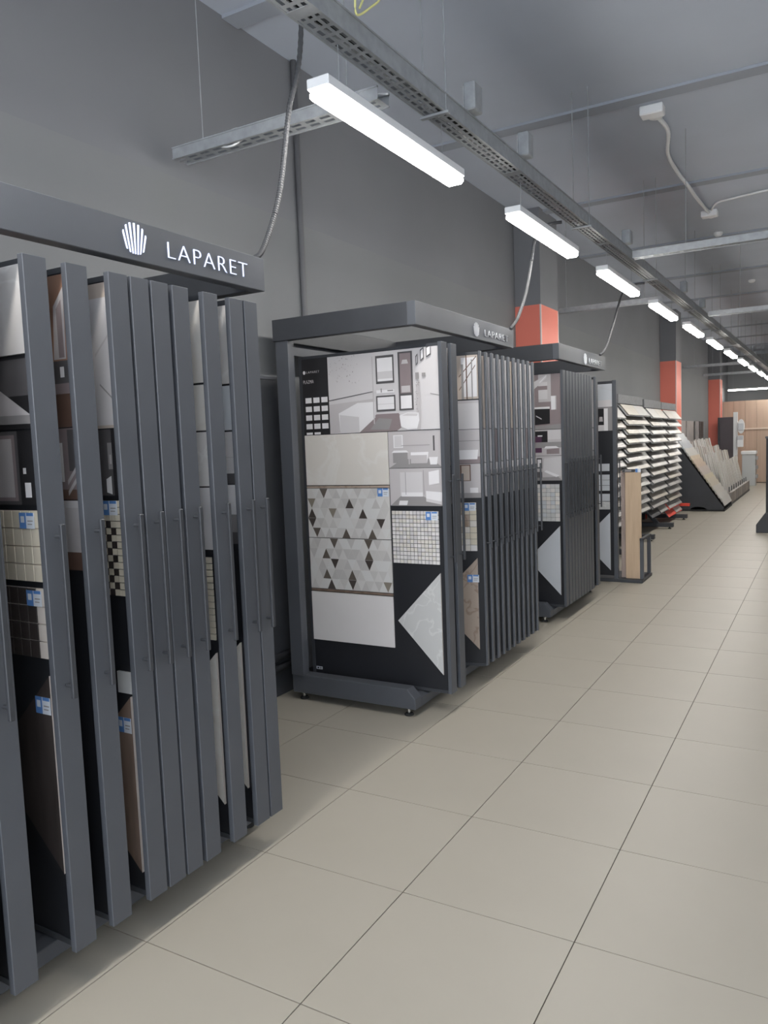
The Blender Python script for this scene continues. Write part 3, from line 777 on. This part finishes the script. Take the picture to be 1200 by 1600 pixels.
# ================================================================== STEPPED SHELF RACKS (tilted boards)
BOARD_TONES = [mat('board_tone_%d' % k, c, 0.4, noise=0.05, nscale=6) for k, c in enumerate(
    [(0.46, 0.42, 0.355), (0.47, 0.45, 0.42), (0.44, 0.425, 0.405), (0.45, 0.41, 0.365), (0.41, 0.395, 0.38), (0.37, 0.355, 0.345)])]
ORDW = 'first second third fourth fifth sixth seventh eighth ninth tenth eleventh twelfth thirteenth fourteenth fifteenth sixteenth seventeenth eighteenth'.split()
def cascade(yc, width, nrow, ztop, metal, foot_y, ident, hdr=True):
    t = thing('stepped_shelf_rack', (-0.8, yc, 0), ident['label'], 'display rack', 'stepped shelf racks')
    bx, by = -0.8, yc
    h = width / 2
    pitch = 0.127
    def P(mb, name, bev=0.002):
        o = mb.build(name, t, bev); o.location = (-bx, -by, 0); return o
    P(MB().box(-0.90, -0.85, yc - h + 0.02, yc - h + 0.07, 0.08, ztop + 0.10, metal), 'upright_post')
    P(MB().box(-0.90, -0.85, yc + h - 0.07, yc + h - 0.02, 0.08, ztop + 0.10, metal), 'upright_post')
    P(MB().box(-0.87, -0.86, yc - h + 0.02, yc + h - 0.02, 0.30, ztop + 0.06, M_BLACK), 'back_panel')
    if hdr:
        P(MB().box(-0.62, -0.59, yc - h, yc + h, ztop + 0.015, ztop + 0.135, mat('header_plate_grey', (0.16, 0.165, 0.175), 0.5, noise=0.2, nscale=30)), 'header_plate')
        P(MB().box(-0.87, -0.62, yc - h, yc - h + 0.03, ztop + 0.015, ztop + 0.135, M_METAL_D), 'header_plate_end')
    # foot: runner plus diagonal strut
    P(MB().box(-0.95, -0.30, foot_y - 0.05, foot_y + 0.05, 0.03, 0.095, M_METAL_D), 'foot_runner')
    P(MB().prism([(-0.86, foot_y - 0.03, 0.40), (-0.80, foot_y - 0.03, 0.42), (-0.52, foot_y - 0.03, 0.095), (-0.60, foot_y - 0.03, 0.095)], (0, 0.06, 0), M_METAL_D), 'foot_strut')
    P(MB().box(-0.92, -0.84, foot_y - 0.06, foot_y + 0.06, 0.095, 0.50, M_METAL_D), 'foot_column')
    for fx in (-0.36, -0.90):
        P(MB().lathe((fx, foot_y, 0), [(0.025, 0), (0.025, 0.012), (0.012, 0.014), (0.012, 0.03)], M_RUBBER), 'levelling_foot', 0)
    for r_ in range(nrow):
        zt = ztop - r_ * pitch
        # shelf: tilted tray behind the boards
        xa, xb, za, zb = -0.60, -0.485, zt, zt - 0.146
        P(MB().prism([(xa, yc - h, za - 0.004), (xb, yc - h, zb - 0.004), (xb - 0.004, yc - h, zb - 0.018), (xa - 0.006, yc - h, za - 0.016), (-0.86, yc - h, za - 0.05), (-0.86, yc - h, za - 0.03)], (0, 0.018, 0), M_METAL_D), 'shelf_bracket', 0)
        P(MB().prism([(xa, yc - h + 0.018, za - 0.006), (xb, yc - h + 0.018, zb - 0.006), (xb + 0.004, yc - h + 0.018, zb - 0.012), (xa - 0.004, yc - h + 0.018, za - 0.012)], (0, width - 0.02, 0), metal if metal is M_RED and r_ > nrow - 3 else M_METAL_D), 'shelf_tray', 0)
        nb = 2
        for c in range(nb):
            ya = yc - h + 0.13 + c * (width - 0.135) / nb
            yb = ya + (width - 0.135) / nb - 0.005
            if r_ == nrow - 1 and c == 0 and ident.get('short'):
                continue
            tone = BOARD_TONES[0] if (c == 0 and ident.get('warm') and r_ < 5) else BOARD_TONES[(r_ * 2 + c * 3 + ident['k']) % 6 if r_ > 4 else 1 + (r_ + c + ident['k']) % 3]
            o = MB().prism([(xa, ya, za), (xb, ya, zb), (xb + 0.006, ya, zb + 0.005), (xa + 0.006, ya, za + 0.005)], (0, yb - ya, 0), tone).build('sample_board')
            tag(o, '%s, %s row from the top, half %s the column' % (ident['board'], ORDW[r_], 'toward' if c else 'away from'), 'tile', ident['bgroup'])
    return t
cascade(7.62, 1.5, 12, 1.90, M_METAL_D, 7.7, dict(k=3, label='stepped shelf rack mostly hidden behind the oak plank stand', board='pale board behind the oak plank', bgroup='boards on the rack behind the plank stand'), hdr=False)
cascade(9.16, 1.55, 12, 1.945, M_METAL_D, 9.25, dict(k=0, warm=1, label='widest stepped shelf rack with beige and white boards and dark frame', board='board on widest stepped rack', bgroup='boards on the widest stepped rack'))
cascade(10.74, 1.36, 13, 1.925, M_METAL_D, 10.8, dict(k=1, short=1, label='middle stepped shelf rack between the widest and the red framed one', board='board on middle stepped rack', bgroup='boards on the middle stepped rack'))
rc3 = cascade(12.14, 1.36, 14, 1.92, M_RED, 12.2, dict(k=2, short=1, label='stepped shelf rack with red frame next to the orange column', board='board on red framed rack', bgroup='boards on the red framed stepped rack'))
_o = MB().box(-0.86, -0.36, 12.84, 12.92, 0.18, 0.23, M_RED).build('toe_rail', rc3, 0.003); _o.location = (0.8, -12.14, 0)
_o = MB().box(-0.90, -0.84, 12.84, 12.92, 0.03, 1.30, M_RED).build('red_upright', rc3, 0.003); _o.location = (0.8, -12.14, 0)
# narrow grey board beside column two
tag(MB().box(-0.84, -0.70, 13.25, 13.40, 0.0, 1.93, M_GREYTILE).build('grey_tile_post', None, 0.003), 'narrow grey tiled post behind the red framed rack', 'post')

# ================================================================== SLOPING SAMPLE STAND
sl = thing('sloping_sample_stand', (-0.4, 13.76, 0), 'black sloping stand with arched side panel holding a stair of small boards', 'display stand')
side = [(-0.82, 0.03), (-0.50, 0.03)]
for a in range(9):
    t_ = math.pi * (1 - a / 8)
    side.append((-0.33 + 0.15 * math.cos(t_), 0.03 + 0.055 * math.sin(t_)))
side += [(0.10, 0.03), (0.13, 0.06), (-0.76, 1.36), (-0.82, 1.36)]
for yy in (0.0, 1.27):
    MB().prism([(p[0] + 0.4, yy, p[1]) for p in side], (0, 0.025, 0), M_METAL_D).build('side_panel', sl)
MB().prism([(-0.39, 0.03, 1.30), (0.48, 0.03, 0.05), (0.46, 0.03, 0.04), (-0.41, 0.03, 1.28)], (0, 1.24, 0), M_BLACK).build('sloping_back', sl)
MB().box(-0.42, 0.54, 0.0, 1.29, 0.0, 0.03, M_RUBBER).build('plinth', sl, 0.004)
ST = [(0.52, 0.55, 0.57), (0.50, 0.53, 0.57), (0.60, 0.59, 0.57), (0.60, 0.50, 0.38), (0.56, 0.45, 0.36), (0.55, 0.48, 0.44), (0.62, 0.56, 0.42), (0.60, 0.55, 0.46), (0.60, 0.58, 0.55), (0.61, 0.60, 0.58)]
STM = [mat('stair_board_tone_%d' % k, c, 0.4, noise=0.05, nscale=8) for k, c in enumerate(ST)]
for k in range(18):
    s_ = k / 17.0
    x = -0.76 + s_ * 0.86; z = 1.36 - s_ * 1.26
    o = MB().prism([(x - 0.035, 13.79, z + 0.15), (x + 0.03, 13.79, z), (x + 0.038, 13.79, z + 0.004), (x - 0.027, 13.79, z + 0.154)], (0, 1.22, 0), STM[min(9, int(s_ * 10))]).build('stair_board')
    tag(o, '%s small board from the top in the black sloping stand' % ORDW[k], 'tile', 'boards in the sloping stand')
# long row stand with tall pull-out boards
rs = thing('row_board_stand', (-0.3, 17.2, 0), 'long low stand filled with upright pull-out tile boards', 'display stand')
MB().box(-0.5, 0.42, -2.1, 2.1, 0.0, 0.05, M_METAL_D).build('base_plate', rs, 0.004)
for k in range(9):
    y = -2.05 + k * 0.46
    MB().box(0.36, 0.42, y, y + 0.42, 0.05, 0.26, mat('grey_wood_front_%d' % (k % 3), [(0.30, 0.27, 0.25), (0.34, 0.31, 0.29), (0.27, 0.25, 0.24)][k % 3], 0.6, noise=0.2, nscale=5, stretch=(4, 4, 1))).build('front_panel', rs, 0.003)
    MB().box(0.345, 0.36, y + 0.20, y + 0.23, 0.05, 0.36, M_BLACK).build('divider', rs)
for xa, xb, zz in ((0.25, 0.34, 0.08), (0.03, 0.12, 0.22), (-0.17, -0.08, 0.34), (-0.37, -0.28, 0.50)):
    MB().box(xa, xb, -2.1, 2.1, 0.05, zz, M_BLACK).build('step_rail', rs)
RT = [(0.60, 0.585, 0.57), (0.57, 0.55, 0.53), (0.62, 0.61, 0.60), (0.52, 0.47, 0.43), (0.46, 0.41, 0.39)]
RTM = [mat('row_board_tone_%d' % k, c, 0.4, noise=0.06, nscale=8) for k, c in enumerate(RT)]
q = random.Random(21)
for row, (xb, zb, ht) in enumerate(((0.0, 0.08, 0.80), (-0.22, 0.22, 0.84), (-0.42, 0.34, 0.86), (-0.62, 0.50, 0.84))):
    for k in range(14):
        y = 15.2 + k * 0.29 + q.uniform(-0.01, 0.01)
        lean = 0.22 + q.uniform(-0.01, 0.01)
        hh = ht + q.uniform(-0.03, 0.03)
        m = RTM[q.randrange(3) if row == 0 else q.randrange(5)]
        mb = MB().prism([(xb, y, zb), (xb - hh * lean, y, zb + hh), (xb - hh * lean + 0.012, y, zb + hh + 0.002), (xb + 0.012, y, zb + 0.002)], (0, 0.20, 0), m)
        o = mb.build('pull_out_board')
        tag(o, '%s pull-out board from the sloping stand in the %s row of the row stand' % (ORDW[k], 'front second third rear'.split()[row]), 'tile', 'pull-out boards %s row' % 'front second third rear'.split()[row])
        xt, zt = xb - hh * lean, zb + hh
        MB().box(xt + 0.0135, xt + 0.02, y + 0.07, y + 0.13, zt - 0.075, zt - 0.035, M_METAL_D).build('hand_hole_rim', o)
# wood look boards against the wall behind the row stand
for k, (ya, yb, m, lab) in enumerate(((15.4, 16.2, M_PLANKPINK, 'brown wood look board against the wall beside the red framed rack'),
                                     (16.55, 17.35, mat('grey_wood_a', (0.36, 0.33, 0.32), 0.6, noise=0.2, nscale=5, stretch=(6, 6, 1)), 'light grey wood board against the wall, second from the red framed rack'),
                                     (17.5, 18.6, mat('grey_wood_b', (0.33, 0.30, 0.29), 0.6, noise=0.25, nscale=5, stretch=(6, 6, 1)), 'wide grey wood board against the wall behind the row stand'),
                                     (18.9, 19.5, mat('grey_wood_c', (0.25, 0.23, 0.23), 0.6, noise=0.25, nscale=5, stretch=(6, 6, 1)), 'narrow dark grey board against the wall behind the row stand'),
                                     (19.6, 20.3, M_BROWN, 'blackish brown board against the wall beside the orange column by the partition'))):
    tag(MB().box(XW + 0.02, XW + 0.05, ya, yb, 0.0, 1.80, m).build('wall_sample_board', None, 0.003), lab, 'board')

# ---- far end: white frame post with dispenser, grey cabinet, dark panel
fp = thing('white_panel_stand', (-0.42, 21.45, 0), 'white upright frame with dark panel in front of the wood partition', 'frame')
MB().box(-0.05, 0.06, -0.04, 0.04, 0, 2.03, M_WHITEPL).build('frame_post', fp, 0.004)
MB().box(-0.40, -0.05, 0.0, 0.02, 0.3, 1.90, mat('dark_plum_panel', (0.085, 0.07, 0.08), 0.5)).build('dark_panel', fp)
MB().box(-0.45, -0.40, -0.03, 0.03, 0, 1.90, M_METAL_D).build('rear_post', fp, 0.003)
dp = thing('white_dispenser', (-0.27, 21.40, 1.42), 'rounded white dispenser mounted on the white frame', 'dispenser')
MB().prism([(0.09 * math.cos(a * math.pi / 8), -0.06, 0.21 + 0.20 * math.sin(a * math.pi / 8)) for a in range(16)], (0, 0.10, 0), M_WHITEPL).build('dispenser_body', dp)
MB().box(-0.07, 0.07, -0.08, -0.06, 0.10, 0.30, M_COOL).build('dispenser_cover', dp, 0.008)
db = thing('white_wall_box', (-0.29, 21.40, 1.06), 'small white box under the rounded dispenser', 'box')
MB().box(-0.08, 0.08, -0.08, 0.04, 0, 0.32, M_WHITEPL).build('box_body', db, 0.01)
MB().box(-0.075, 0.075, -0.086, -0.08, 0.20, 0.31, M_COOL).build('box_lid', db, 0.003)
gb = thing('grey_cabinet', (-0.05, 21.3, 0), 'pale grey cabinet with a white top standing before the partition', 'cabinet')
MB().box(-0.17, 0.16, -0.2, 0.2, 0.0, 0.86, mat('pale_grey_laminate', (0.55, 0.57, 0.57), 0.45)).build('cabinet_body', gb, 0.006)
MB().box(-0.195, 0.185, -0.22, 0.22, 0.86, 0.95, M_WHITEPL).build('cabinet_top', gb, 0.01)
for z in (0.2, 0.45, 0.7):
    MB().box(0.16, 0.21, -0.12, 0.12, z, z + 0.1, mat('grey_hook', (0.35, 0.35, 0.36), 0.5)).build('side_bracket', gb, 0.004)

# ---- dark stand cut by the right edge of the view
ds = thing('dark_floor_stand', (1.35, 11.2, 0), 'black display stand with sloped base across the aisle', 'display stand')
MB().prism([(-0.43, -0.7, 0.0), (0.6, -0.7, 0.0), (0.6, -0.7, 0.30), (-0.30, -0.7, 0.30), (-0.43, -0.7, 0.12)], (0, 1.4, 0), M_METAL_D).build('sloped_base', ds, 0.004)
MB().box(-0.30, -0.24, -0.68, 0.68, 0.30, 1.40, M_BLACK).build('upright_panel', ds, 0.003)
MB().box(-0.31, -0.22, -0.70, 0.70, 1.40, 1.43, M_METAL).build('panel_cap', ds, 0.003)
MB().box(-0.05, 0.5, -0.6, 0.6, 0.30, 0.34, M_METAL).build('rear_shelf', ds, 0.003)

# ================================================================== CEILING SERVICES
def lamp(x, y, z=2.80, along='y', label='long white LED lamp hanging in the row below the cable tray', group='LED lamps in the row below the cable tray', hang=3.045, glow=None):
    t = thing('led_lamp', (x, y, z), label, 'lamp', group)
    if along == 'y':
        MBs = [(-0.048, 0.048, 0, 1.2)]
    else:
        MBs = [(0, 1.2, -0.048, 0.048)]
    x0, x1, y0, y1 = MBs[0]
    MB().box(x0, x1, y0, y1, 0.035, 0.075, M_WHITEPL).build('housing', t, 0.004)
    MB().box(x0 + 0.003, x1 - 0.003, y0 + 0.003, y1 - 0.003, 0.0, 0.036, glow or M_LAMP).build('diffuser', t, 0.012)
    for s_ in (0.15, 1.05):
        px, py = ((x0 + x1) / 2, s_) if along == 'y' else (s_, (y0 + y1) / 2)
        MB().tube([(px, py, 0.073), (px, py, hang - z)], 0.0016, M_GALV, 6).build('suspension_wire', t)
    return t
ORD = 'first second third fourth fifth sixth seventh eighth ninth tenth eleventh twelfth thirteenth fourteenth'.split()
for k in range(-2, 12):
    y = 0.22 + 1.925 * k if k >= 0 else -1.93 + 2.0 * (k + 1)
    lamp(0.245 + 0.012 * y, y, label='%s LED lamp under the cable tray counting on from the lit sign rack' % ORD[k] if k >= 0 else ('LED lamp hanging above the near end of the lit sign rack' if k == -1 else 'LED lamp hanging before the near end of the lit sign rack'))
lamp(-0.98, 25.0, 2.78, 'x', 'LED lamp hanging crosswise above the wood partition', None, ZC - 0.001)
for xr in (3.5, 6.2):
    for k in range(-2, 12):
        lamp(xr, 0.22 + 1.925 * k, 2.8, 'y', 'long white LED lamp in the rows across the store', 'LED lamps across the store', ZC - 0.001, M_LAMP2)

def tray_mesh(length, width, h, slots=4, period=0.1):
    """perforated cable tray along +y, bottom at z=0"""
    mb = MB()
    n = int(round(length / period))
    us = [0]
    sw = width / (slots * 2 + 1)
    for a in range(slots * 2 + 1):
        us.append((a + 1) * sw)
    for j in range(n):
        ya, yb = j * period, j * period + period * 0.36
        yc = (j + 1) * period
        mb.face([(0, ya, 0), (width, ya, 0), (width, yb, 0), (0, yb, 0)], M_GALV)
        for a in range(slots * 2 + 1):
            if a % 2 == 0:
                mb.face([(us[a], yb, 0), (us[a + 1], yb, 0), (us[a + 1], yc, 0), (us[a], yc, 0)], M_GALV)
    L = n * period
    for x in (0, width):
        mb.box(x - 0.001, x + 0.001, 0, L, 0, h, M_GALV)
        mb.box(x - 0.006, x + 0.006, 0, L, h - 0.003, h + 0.003, M_GALV)
        mb.box(x - 0.004, x + 0.004, 0, L, -0.004, 0.002, M_GALV)
    return flat_mesh(mb, 'perforated_tray'), L

TZ = 3.05
TW = 0.105
tm, L_ = tray_mesh(26.0, TW, 0.075, 3, 0.06)
tr = thing('cable_tray', (0.185, -2.4, TZ), 'long perforated steel cable tray running above the lamp row', 'cable tray')
tr.rotation_euler.z = -0.010
obj('tray_channel', tm, tr)
for k in range(11):
    y = 1.2 + k * 2.35
    for xx in (-0.004, TW + 0.004):
        MB().tube([(xx, y, -0.01), (xx, y, ZC - TZ - 0.001)], 0.0028, M_GALV, 6).build('hanger_rod', tr)
    MB().box(-0.02, TW + 0.02, y - 0.012, y + 0.012, -0.014, -0.004, M_GALV).build('hanger_bracket', tr)
for k in range(13):
    MB().box(-0.005, TW + 0.005, 0.5 + k * 2.0, 0.56 + k * 2.0, -0.0035, -0.001, M_GALV).build('joint_plate', tr)
# cables lying in the tray
cab = MB(); q = random.Random(5)
for c in range(4):
    x = 0.022 + 0.02 * c
    cab_path = [(x + q.uniform(-0.006, 0.006), 0.2 + k * 0.4, 0.014 + q.uniform(0, 0.03)) for k in range(64)]
    o = MB().tube(cab_path, 0.008, [M_WHITEPL, M_RUBBER, M_GALV, M_WHITEPL][c], 6).build('tray_cable', tr, smooth=True)
# branch trays
def branch(y, x0, x1, w, label, z=TZ - 0.02):
    tm, L = tray_mesh(x1 - x0, w, 0.05, 2, 0.08)
    t = thing('branch_tray', (x1, y, z), label, 'cable tray')
    o = obj('tray_channel', tm, t)
    o.rotation_euler.z = math.pi / 2
    for s_ in (0.15, 0.85):
        MB().tube([(-(x1 - x0) * s_, w / 2, 0.0), (-(x1 - x0) * s_, w / 2, ZC - z - 0.001)], 0.0025, M_GALV, 6).build('hanger_rod', t)
branch(0.80, -1.05, 0.17, 0.10, 'short branch tray from the main tray to the grey wall, nearest the lit sign rack', 3.02)
branch(7.12, -1.10, 0.20, 0.07, 'thin branch tray to the grey wall behind the oak plank stand')
branch(4.68, 0.40, 3.2, 0.09, 'branch tray leading across the store from the first junction bracket')
branch(8.75, 0.44, 3.2, 0.10, 'branch tray leading across the store from the second junction bracket')
branch(17.3, -1.12, 0.30, 0.10, 'branch tray to the wall between the two far orange columns')
branch(20.6, -1.12, 0.30, 0.10, 'branch tray near the far column by the partition')
branch(20.6, 0.75, 3.2, 0.10, 'branch tray across the store near the partition')

# junction boxes on the tray edge
for (x, y, s_, lab) in ((0.345, 1.43, (0.03, 0.05, 0.13), 'grey junction box on the tray between the first two lamps'),
                       (0.352, 2.16, (0.032, 0.045, 0.13), 'grey junction box on the tray above the second lamp'),
                       (0.375, 4.60, (0.035, 0.05, 0.11), 'grey bracket box where the first cross tray starts'),
                       (0.40, 7.35, (0.035, 0.05, 0.12), 'grey bracket box on the tray beyond the first cross tray'),
                       (0.415, 8.72, (0.035, 0.05, 0.12), 'grey bracket box where the second cross tray starts')):
    t = thing('junction_box', (x, y, TZ + 0.079), lab, 'junction box')
    MB().box(-s_[0], s_[0], -s_[1], s_[1], 0, s_[2], M_GALV).build('box_body', t, 0.006)
    MB().box(-s_[0] - 0.004, -s_[0], -s_[1] + 0.008, s_[1] - 0.008, 0.012, s_[2] - 0.012, M_WHITEPL).build('box_cover', t, 0.001)

def smooth_path(pts, n=10):
    P = [Vector(p) for p in pts]
    out = []
    for a in range(len(P) - 1):
        p0 = P[max(a - 1, 0)]; p1 = P[a]; p2 = P[a + 1]; p3 = P[min(a + 2, len(P) - 1)]
        for k in range(n):
            t = k / n
            out.append(0.5 * ((2 * p1) + (p2 - p0) * t + (2 * p0 - 5 * p1 + 4 * p2 - p3) * t * t + (3 * p1 - p0 - 3 * p2 + p3) * t ** 3))
    out.append(P[-1])
    return out
M_FLEX = mat('grey_flexible_conduit', (0.055, 0.057, 0.062), 0.55)
def cable(pts, r, m, name, label, ridges=0.0, n=10, cat='cable'):
    return tag(MB().tube(smooth_path(pts, n), r, m, 8, ridges).build(name, None, smooth=not ridges), label, cat)
cable([(-0.05, 0.160, 2.263), (-0.05, 0.225, 2.30), (-0.05, 0.30, 2.42), (-0.05, 0.364, 2.562), (-0.05, 0.41, 2.73), (-0.05, 0.456, 2.912), (-0.05, 0.561, 3.227), (-0.05, 0.62, ZC)], 0.0095, M_FLEX, 'flexible_conduit', 'grey flexible conduit hanging from the ceiling to the lit sign rack', 0.18, 30)
cable([(0.0, 2.80, 2.279), (0.015, 2.90, 2.36), (0.02, 3.04, 2.52), (0.02, 3.114, 2.635), (0.02, 3.20, 2.80), (0.03, 3.271, 2.964), (0.10, 3.32, 3.05), (0.20, 3.34, 3.06)], 0.011, M_FLEX, 'flexible_conduit', 'grey flexible conduit hanging to the rack with the bathroom photo', 0.12, 24)
cable([(0.0, 5.14, 2.289), (0.02, 5.25, 2.35), (0.02, 5.551, 2.593), (0.03, 5.973, 2.977), (0.12, 6.05, 3.05), (0.22, 6.08, 3.06)], 0.011, M_FLEX, 'flexible_conduit', 'grey flexible conduit hanging to the rack with the closed leaves', 0.12, 20)
M_YEL = mat('yellow_green_wire', (0.62, 0.60, 0.25), 0.5)
cable([(0.33, 0.22, 3.13), (0.35, 0.27, 3.20), (0.37, 0.30, 3.16), (0.36, 0.33, 3.10), (0.38, 0.40, 3.15), (0.39, 0.45, 3.20), (0.37, 0.41, 3.22), (0.36, 0.35, 3.13)], 0.004, M_YEL, 'earth_wire', 'loose yellow green earth wire looping over the tray edge')
cable([(0.19, 0.86, 3.055), (0.0, 0.86, 3.08), (-0.3, 0.85, 3.05), (-0.55, 0.86, 3.09), (-0.70, 0.86, 3.10), (-0.76, 0.84, 3.04), (-0.66, 0.82, 3.01), (-0.60, 0.87, 3.06)], 0.005, M_WHITEPL, 'loose_cable', 'loose pale cable looping over the short branch tray')

# ceiling sensors and white corrugated cable
for (x, y, lab) in ((0.675, 4.12, 'white ceiling box where the white corrugated cable begins'), (0.668, 7.40, 'white ceiling box where the white corrugated cable ends')):
    t = thing('ceiling_box', (x, y, ZC), lab, 'junction box')
    MB().box(-0.085, 0.085, -0.06, 0.06, -0.07, -0.0005, M_WHITEPL).build('box_body', t, 0.008)
    MB().lathe((0.0, 0.14, -0.05), [(0.02, 0.0), (0.05, 0.012), (0.055, 0.035), (0.03, 0.0495)], M_WHITEPL).build('sensor_head', t)
cable([(0.68, 4.2, ZC - 0.03), (0.705, 4.6, ZC - 0.03), (0.61, 5.15, ZC - 0.03), (0.60, 5.7, ZC - 0.03), (0.64, 6.1, ZC - 0.07), (0.65, 6.5, ZC - 0.07), (0.652, 7.1, ZC - 0.03), (0.668, 7.35, ZC - 0.03)], 0.016, M_WHITEPL, 'corrugated_cable', 'white corrugated cable snaking along the dark ceiling', 0.1, 16)
cable([(0.70, 7.3, ZC - 0.02), (0.79, 7.05, ZC - 0.02), (0.95, 6.98, ZC - 0.02), (1.29, 6.9, ZC - 0.02), (1.8, 6.85, ZC - 0.02)], 0.010, M_WHITEPL, 'white_cable', 'straight white cable leaving the second ceiling box')
for (x, y, lab) in ((0.63, 8.5, 'small white smoke detector nearest the second ceiling box'), (0.72, 12.2, 'small white smoke detector farther along the dark ceiling')):
    t = thing('smoke_detector', (x, y, ZC), lab, 'detector')
    MB().lathe((0, 0, -0.045), [(0.03, 0.0), (0.05, 0.015), (0.055, 0.03), (0.055, 0.0445)], M_WHITEPL).build('detector_body', t, smooth=False)
    MB().lathe((0, 0, -0.052), [(0.012, 0.0), (0.02, 0.008)], M_COOL).build('detector_lens', t)
